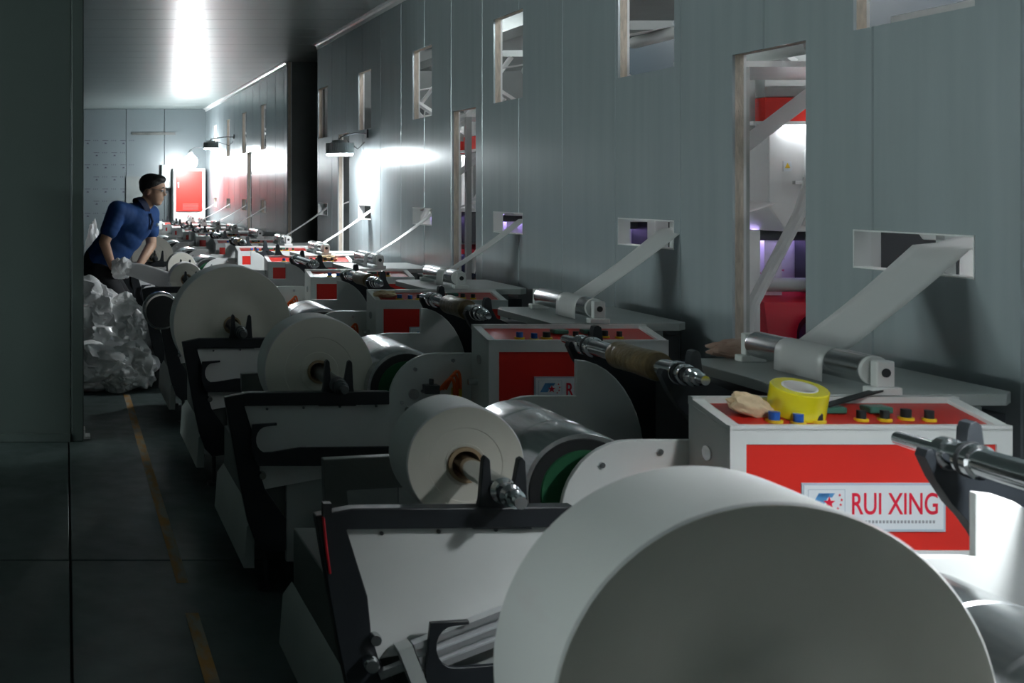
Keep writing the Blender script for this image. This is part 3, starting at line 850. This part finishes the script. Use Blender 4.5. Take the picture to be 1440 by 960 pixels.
# ------------------------------------------------------------------ the man
def capsules(chains, voxel, name, mats, parent, extra=None, smooth_it=6):
    bm = bmesh.new()
    def ball(c, r, sq=(1, 1, 1), rot=None):
        m_ = Matrix.Translation(c)
        if rot is not None: m_ = m_ @ rot
        m_ = m_ @ Matrix.Diagonal((r * sq[0], r * sq[1], r * sq[2], 1))
        bmesh.ops.create_icosphere(bm, subdivisions=3, radius=1, matrix=m_)
    for ch in chains:
        for (p, r) in ch: ball(Vector(p), r)
        for (p, r), (q, s) in zip(ch[:-1], ch[1:]):
            p = Vector(p); q = Vector(q); L = (q - p).length
            if L < 1e-4: continue
            N = max(2, int(L / (min(r, s) * .5)))
            for i in range(1, N):
                t = i / N; ball(p.lerp(q, t), r + (s - r) * t)
    for e_ in (extra or []): ball(*e_)
    me = bpy.data.meshes.new(name); bm.to_mesh(me); bm.free()
    o = bpy.data.objects.new(name, me); COL.objects.link(o)
    rm = o.modifiers.new('r', 'REMESH'); rm.mode = 'VOXEL'; rm.voxel_size = voxel
    if smooth_it:
        sm_ = o.modifiers.new('s', 'SMOOTH'); sm_.iterations = smooth_it; sm_.factor = .5
    dg = bpy.context.evaluated_depsgraph_get()
    me2 = bpy.data.meshes.new_from_object(o.evaluated_get(dg))
    COL.objects.unlink(o); bpy.data.objects.remove(o)
    off = parent.location if parent else Vector((0, 0, 0))
    for v in me2.vertices: v.co -= off
    me2.materials.clear()
    for q in mats: me2.materials.append(q)
    me2.polygons.foreach_set('use_smooth', [True] * len(me2.polygons))
    ob = bpy.data.objects.new(name, me2); COL.objects.link(ob); ob.parent = parent
    return ob

SKIN = mat('skin', (.50, .30, .20), .5, var=.08, scale=10)
HAIR = mat('black hair', (.012, .011, .011), .45, bump=.5, bscale=120)
POLO = mat('blue polo cloth', (.006, .050, .185), .8, var=.12, scale=14)
POLOD = mat('navy polo trim', (.004, .012, .045), .8)
PANTS = mat('black trousers', (.010, .011, .014), .8)
SHOE = mat('black shoes', (.012, .012, .012), .4)
YM = 8.2
man = empty('person', (.34, YM, 0), 'man in blue polo shirt and glasses leaning over a machine', 'person')
def Pm(x, dy, z): return Vector((x, YM + dy, z))
hipc = Pm(.265, .02, .76); neck = Pm(.575, -.01, 1.235)
chest = Pm(.505, .0, 1.10); belly = Pm(.375, .01, .93)
RS = Pm(.385, -.15, 1.195); LS = Pm(.645, .14, 1.165)
RE = Pm(.285, -.20, .965); RH = Pm(.345, -.17, .785)
LE = Pm(.655, .10, .93); LH = Pm(.545, -.05, .775)
hc = Pm(.655, -.015, 1.352)
fdir = Vector((.90, -.40, -.12)).normalized()      # where the face looks
side = fdir.cross(Vector((0, 0, 1))).normalized()  # his right
up = side.cross(fdir).normalized()
Rh = Matrix((fdir, -side, up)).transposed().to_4x4()
def H(a, b, c): return hc + fdir * a - side * b + up * c
def hand(wrist, dirv, palmn, flip):
    dirv = dirv.normalized(); sd = dirv.cross(palmn).normalized()
    ch = []
    knk = wrist + dirv * .085
    for i in range(4):
        o_ = (i - 1.5) * .020
        ch.append([(wrist + dirv * .02 + sd * o_ * .7, .016), (knk + sd * o_, .0125)])
        L = (.036, .042, .039, .030)[i]
        b0 = knk + sd * o_
        b1 = b0 + (dirv + palmn * .45).normalized() * L
        b2 = b1 + (dirv * .5 + palmn).normalized() * L * .8
        ch.append([(b0, .0105), (b1, .0098), (b2, .0085)])
    t0 = wrist + dirv * .03 + sd * flip * .028
    t1 = t0 + (dirv * .6 + sd * flip * .7 + palmn * .3).normalized() * .04
    t2 = t1 + (dirv + palmn * .6).normalized() * .032
    ch.append([(t0, .015), (t1, .012), (t2, .0095)])
    return ch
body_ch = [
 [(hipc, .135), (belly, .125), (chest, .135)], [(RS, .062), (chest, .11), (LS, .062)],
 [(neck - Vector((.02, 0, .03)), .064), (H(-.035, 0, -.10), .058)],
 [(RS, .056), (RE, .041), (RE.lerp(RH, .5), .036), (RH, .027)],
 [(LS, .056), (LE, .041), (LE.lerp(LH, .5), .036), (LH, .027)],
]
RK = Pm(.43, -.17, .47); RA = Pm(.27, -.17, .09); LK = Pm(.47, .17, .47); LA = Pm(.33, .19, .09)
RHp = hipc + Vector((.0, -.09, -.03)); LHp = hipc + Vector((.02, .09, -.03))
body_ch += [[(RHp, .085), (RK, .058), (RA, .040)], [(LHp, .085), (LK, .058), (LA, .040)]]
body_ch += hand(RH, Vector((.35, .45, -.55)), Vector((.5, .3, .3)).normalized(), 1)
body_ch += hand(LH, Vector((-.6, -.5, -.25)), Vector((-.2, -.2, -.9)).normalized(), 1)
head_extra = [
 (H(0, 0, .02), 1, (.098, .078, .092), Rh), (H(.022, 0, -.035), 1, (.072, .062, .075), Rh), (H(.048, 0, -.085), 1, (.038, .040, .030), Rh),
 (H(.050, 0, .035), 1, (.042, .058, .045), Rh),
 (H(.098, 0, -.022), 1, (.020, .014, .016), Rh), (H(.092, 0, .0), 1, (.012, .010, .028), Rh),
 (H(.084, 0, -.056), 1, (.012, .024, .006), Rh), (H(.082, 0, -.068), 1, (.011, .021, .006), Rh),
 (H(-.008, .076, -.012), 1, (.018, .009, .032), Rh), (H(-.008, -.076, -.012), 1, (.018, .009, .032), Rh),
 (H(.078, .030, .010), 1, (.014, .022, .010), Rh), (H(.078, -.030, .010), 1, (.014, .022, .010), Rh)]
body = capsules(body_ch, .0065, 'body', [SKIN], man, head_extra, 3)
body['label'] = 'skin of face, arms and hands'
hair_ex = [(H(-.012, 0, .045), 1, (.100, .086, .078), Rh), (H(-.045, 0, .018), 1, (.060, .076, .062), Rh), (H(.035, 0, .085), 1, (.060, .068, .034), Rh), (H(-.012, .074, .03), 1, (.028, .012, .035), Rh), (H(-.012, -.074, .03), 1, (.028, .012, .035), Rh)]
capsules([], .007, 'hair', [HAIR], man, hair_ex, 2)
for s_ in (1, -1):
    e_ = MB().sphere(tuple(H(.086, .030 * s_, .002)), .011, 8).build('eye', mat('eye white', (.7, .7, .68), .3), man)
    MB().sphere(tuple(H(.0935, .030 * s_, .002)), .0055, 6).build('pupil', INK, e_)
    MB().tube([H(.088, .046 * s_, .022), H(.096, .03 * s_, .028), H(.098, .014 * s_, .023)], .0035, 6).build('eyebrow', HAIR, man)
g = MB()
for s_ in (1, -1):
    ring = [H(.112 - .12 * abs(.022 * math.cos(a)), .033 * s_ + .025 * math.cos(a), .0 + .017 * math.sin(a)) for a in [2 * PI * i / 20 for i in range(21)]]
    g.tube(ring, .0016, 6)
    g.tube([H(.104, .057 * s_, .006), H(.06, .078 * s_, .008), H(-.005, .084 * s_, .006), H(-.02, .082 * s_, -.012)], .0018, 6)
g.tube([H(.110, -.009, .004), H(.114, 0, .006), H(.110, .009, .004)], .0018, 6)
g.build('glasses', STEELD, man)
# polo shirt with sleeves and collar
RSm = RS.lerp(RE, .62); LSm = LS.lerp(LE, .55)
shirt = capsules([[(hipc + Vector((.035, 0, .055)), .162), (belly, .150), (chest, .155)], [(RS, .078), (chest + Vector((0, 0, .01)), .13), (LS, .078)],
                  [(RS, .078), (RSm, .068)], [(LS, .078), (LSm, .068)], [(chest, .12), (neck - Vector((.01, 0, .035)), .075)]], .008, 'polo_shirt', [POLO], man, None, 3)
ctr = neck - Vector((.005, 0, .012)); axn = (H(-.035, 0, -.10) - neck).normalized()
u_ = axn.orthogonal().normalized(); w_ = axn.cross(u_)
cl = MB(); N = 28
v = []; f = []
for j, (hh, rr) in enumerate(((-.018, .084), (.022, .074), (.032, .070), (.028, .066), (-.012, .070))):
    for i in range(N + 1):
        a = 2 * PI * i / N
        v.append(ctr + axn * hh + (u_ * math.cos(a) + w_ * math.sin(a)) * rr)
for j in range(4):
    for i in range(N): f.append([j * (N + 1) + i, j * (N + 1) + i + 1, (j + 1) * (N + 1) + i + 1, (j + 1) * (N + 1) + i])
cl.add(v, f); cl.build('collar', POLOD, shirt)
cdir = Vector((.80, -.60, -.1)).normalized()
pl = [chest + Vector((.03, 0, .085)) + cdir * .125, chest + Vector((.02, 0, .03)) + cdir * .158, chest + Vector((0, 0, -.03)) + cdir * .160]
MB().tube(pl, .009, 8).build('placket', POLOD, shirt)
lp = chest + Vector((.10, .02, .0)) + cdir * .108
MB().sphere(tuple(lp), .014, 6, (1, 1, 1)).build('chest_logo', SIGN, shirt)
capsules([[(hipc, .150), (hipc + Vector((.01, 0, .05)), .145)], [(RHp, .098), (RK, .075), (RA + Vector((0, 0, .03)), .058)], [(LHp, .098), (LK, .075), (LA + Vector((0, 0, .03)), .058)]], .010, 'trousers', [PANTS], man, None, 3)
for A in (RA, LA):
    capsules([[(A + Vector((-.03, 0, -.045)), .045), (A + Vector((.08, -.01, -.05)), .040), (A + Vector((.16, -.02, -.055)), .034)]], .008, 'shoe', [SHOE], man, None, 3)

# film strip held by the man, and its bunched end
v = []; f = []
A = Vector((.40, YM - .26, .78)); B = Vector((.93, D0 + DY * 4 + .34, .63))
for i in range(25):
    t = i / 24
    c = A.lerp(B, t) + Vector((0, 0, .02 * math.sin(PI * t)))
    wv = .035 + .028 * math.sin(PI * min(1, t * 1.2))
    for j in range(7):
        s_ = j / 6 - .5
        v.append(c + Vector((0.02 * s_, .3 * wv * s_, 2 * wv * s_ + .006 * math.sin(j * 2.2 + t * 9))))
for i in range(24):
    for j in range(6): f.append([i * 7 + j, i * 7 + j + 1, i * 7 + j + 8, i * 7 + j + 7])
fs = MB().add(v, f).build('film_strip', FILMW, None, smooth=60)
sd_ = fs.modifiers.new('t', 'SOLIDIFY'); sd_.thickness = .001
tag(fs, 'white film strip stretched from the man\'s hands to the machine', 'film')
fb = lump('film_bunch', (.41, YM - .25, .70), (.075, .05, .085), 'bunched white film gathered in the man\'s hands', 'film', FILMB, 41, .35, 1.2, cre=.15)

# ------------------------------------------------------------------ press room behind the wall
PRW = mat('press room wall', (.62, .64, .64), .6)
PRD = mat('press room dark ceiling', (.05, .06, .065), .7)
MB().box(5.2, 5.28, -7, 17.2, 0, 2.95).build('wall_press_room', PRW, kind='structure')
MB().box(XW + WT, 5.28, -7, GAP0 - .08, 2.95, 3.0).build('ceiling_press_room', PRD, kind='structure')
MB().box(XW + WT, 5.28, GAP1 + .08, 17.2, 2.95, 3.0).build('ceiling_press_room_far', PRD, kind='structure')
up_ = MB()
for (a, b) in ((-6.7, GAP0 - .0), (GAP1, Y_BACK)): up_.box(XW + .02, XW + WT, a, b, ZC + .06, 2.95)
up_.build('wall_right_upper', WALL_BACK, kind='structure')
MB().box(XW, 5.28, Y_BACK + .08, Y_BACK + .12, 0, 3).build('wall_press_room_end', PRW, kind='structure')
for i, yy in enumerate((-1.0, 1.6, 3.0, 5.2, 7.4, 9.0, 12.0, 14.4)):
    t = empty('press_room_light', (3.6, yy, 2.88), 'ceiling light fitting in the press room behind the wall slots', 'light', 'press room ceiling lights')
    MB().box(3.0, 4.2, yy - .07, yy + .07, 2.90, 2.949).build('housing', WHITE, t)
    MB().box(3.02, 4.18, yy - .06, yy + .06, 2.89, 2.90).build('diffuser', emis('press light %d' % i, (.95, .98, 1.0), PRESS_W), t)

dk = MB(); dk.box(4.55, 5.1, -6.5, 9.3, 2.25, 2.75)
dk = tag(dk.build('ventilation_duct', mat('dark duct', (.035, .05, .06), .45, .2), bevel=.02), 'long dark ventilation duct high up behind the panel wall', 'duct')
def make_press():
    d = 4.30
    r = empty('printing_press', (3.0, d + .4, 0))
    # side frames
    for (xa) in (2.70, 3.55):
        MB().box(xa, xa + .06, d + .02, d + .10, 0, 1.19).build('frame_leg', WHITE, r, bevel=.003)
        MB().box(xa, xa + .06, d + .68, d + .75, 0, 1.60).build('frame_leg', WHITE, r, bevel=.003)
    # dryer cabinet with chamfered foot
    c = MB().prism([(2.78, 1.285), (2.85, 1.185), (3.55, 1.185), (3.55, 1.605), (2.78, 1.605)], d, d + .62).build('dryer_cabinet', WHITE, r, bevel=.004)
    MB().prism([(2.915, 1.21), (2.918, 1.50), (2.93, 1.52), (3.45, 1.52), (3.45, 1.21)], d - .012, d + .002).build('door', WHITE, c, bevel=.003)
    hd = MB(); hd.box(2.865, 2.92, d - .03, d - .012, 1.372, 1.386); hd.box(2.91, 2.93, d - .025, d - .005, 1.36, 1.40); hd.build('handle', STEEL, c)
    MB().box(2.836, 2.868, d - .0025, d + .001, 1.424, 1.464).build('warning_sticker', SIGN, c)
    MB().prism([(2.842, 1.437), (2.862, 1.437), (2.852, 1.457)], d - .004, d - .002).build('warning_triangle', YELLOW, c)
    MB().box(2.70, 3.6, d - .03, d + .66, 1.606, 1.620).build('cover_plate', WHITE, r)
    MB().box(2.83, 3.40, d - .026, d - .004, 1.590, 1.606).build('tube_light', emis('press tube', (.92, .95, 1.0), TUBE_W), r)
    rb = MB(); rb.box(2.760, 3.60, d - .01, d + .64, 1.620, 1.715); rb.build('red_band', RED, r)
    MB().box(2.760, 3.60, d - .005, d + .64, 1.716, 1.93).build('upper_cabinet', GREY, r, bevel=.003)
    MB().prism([(2.60, 1.50), (2.69, 1.60), (2.72, 1.95), (2.745, 1.95), (2.745, 1.60), (2.68, 1.45), (2.60, 1.30)], d + .03, d + .05).build('side_guard', GREY, r)
    # lower: back plate, doctor web, rollers, ink pan
    MB().box(2.79, 3.55, d + .22, d + .24, .55, 1.18).build('back_plate', mat('violet light tinted plate', (.78, .76, .86), .5, col2=(.62, .05, .18), thr=(.66, .70), scale=22), r)  # violet light is tinted into the base colour; red flecks are ink
    MB().box(3.02, 3.54, d + .01, d + .21, .95, 1.184).build('drive_box', BLACK, r, bevel=.006)
    MB().box(2.82, 3.00, d + .19, d + .215, 1.150, 1.165).build('violet_lamp', emis('violet lamp', (.55, .42, 1.0), 9.0), r)
    MB().box(2.86, 2.93, d + .15, d + .152, .90, 1.185).build('web_strip', FILMW, r)
    MB().cyl((2.80, d + .12, .965), (3.5, d + .12, .965), .028, 18).build('press_roller', GREY, r)
    MB().cyl((2.80, d + .16, 1.165), (3.5, d + .16, 1.165), .022, 18).build('press_roller', GREYD, r)
    MB().prism([(d + .02, .70), (d + .06, .90), (d + .20, .93), (d + .20, .62), (d + .05, .62)], 2.80, 3.5, 'x').build('ink_pan', mat('red ink pan', (.62, .012, .035), .35), r)
    MB().sphere((3.02, d + .02, .76), .11, 12).build('ink_drum', mat('navy ink', (.012, .012, .05), .25), r)
    MB().box(2.80, 3.5, d + .02, d + .6, .10, .60).build('lower_body', GREYD, r)
    cbl = [(2.66 + .02 * math.sin(i * .5), d + .03 - .01 * i, .80 + .05 * math.sin(i * .9) + .03 * i) for i in range(6)]
    MB().tube(cbl, .008, 6).build('power_cable', RUBBER, r)
    # diagonal tube, upper web and rollers nearer the wall
    MB().tube([(2.40, d - .47, .86), (2.42, d - .47, .95), (2.62, d - .42, 1.27), (2.66, d - .42, 1.40)], .020, 10).build('diagonal_tube', WHITE, r)
    wv = MB(); a = Vector((2.33, d - .42, 1.44)); b = Vector((2.75, d - .42, 1.76))
    wv.bar(a, b, .16, .0015, up=(-.6, 0, .8)); wv.build('upper_web', FILMW, r)
    for (pa, pb, rr) in (((2.46, d - .48, 2.02), (2.46, d - .05, 2.02), .035), ((2.62, d - .48, 1.86), (2.62, d - .05, 1.86), .030), ((2.90, d - .48, 2.10), (2.90, d - .05, 2.10), .03)):
        MB().cyl(pa, pb, rr, 18).build('idler_roller', GREY, r)
    for (pa, pb, wd) in (((2.36, d - .06, 1.60), (2.80, d - .06, 2.18), .05), ((2.32, d - .50, 2.08), (2.85, d - .50, 1.74), .045), ((2.36, d - .04, 2.20), (2.85, d - .04, 1.85), .04)):
        MB().bar(pa, pb, .02, wd, up=(0, 1, 0)).build('brace', WHITE, r)
    wv = MB(); wv.bar((2.47, d - .26, 2.06), (2.92, d - .26, 2.135), .22, .0015, up=(-.1, 0, 1)); wv.build('upper_web', FILMW, r)
    wv = MB(); wv.bar((2.62, d - .26, 1.835), (2.47, d - .26, 2.0), .22, .0015, up=(.8, 0, .6)); wv.build('upper_web', FILMW, r)
    MB().box(2.36, 2.95, d - .50, d - .05, 1.78, 1.80).build('shelf_plate', WHITE, r)
    MB().box(2.80, 3.60, d - .45, d + .5, 2.30, 2.36).build('top_duct', GREYD, r)
    for (xa, ya_) in ((2.36, d - .50), (2.36, d - .08)):
        MB().box(xa, xa + .03, ya_, ya_ + .03, 0, 1.78).build('frame_leg', GREY, r)
    return r
pr = make_press()
PN = {-1: 'white press unit nearest the camera behind the panel wall', 0: 'white press unit with red band seen through the nearest tall opening', 1: 'second press unit behind the panel wall', 2: 'third press unit behind the panel wall, seen through the second tall opening',
      3: 'fourth press unit behind the panel wall', 7: 'first press unit behind the far wall section', 8: 'second press unit behind the far wall section'}
for n, lb in PN.items():
    yy = 4.7 + DY * n + (FAR if n > 6 else 0)
    q = pr if n == 0 else copy_tree(pr, (3.0, yy, 0))
    tag(q, lb, 'machine', 'press units behind the panel wall')
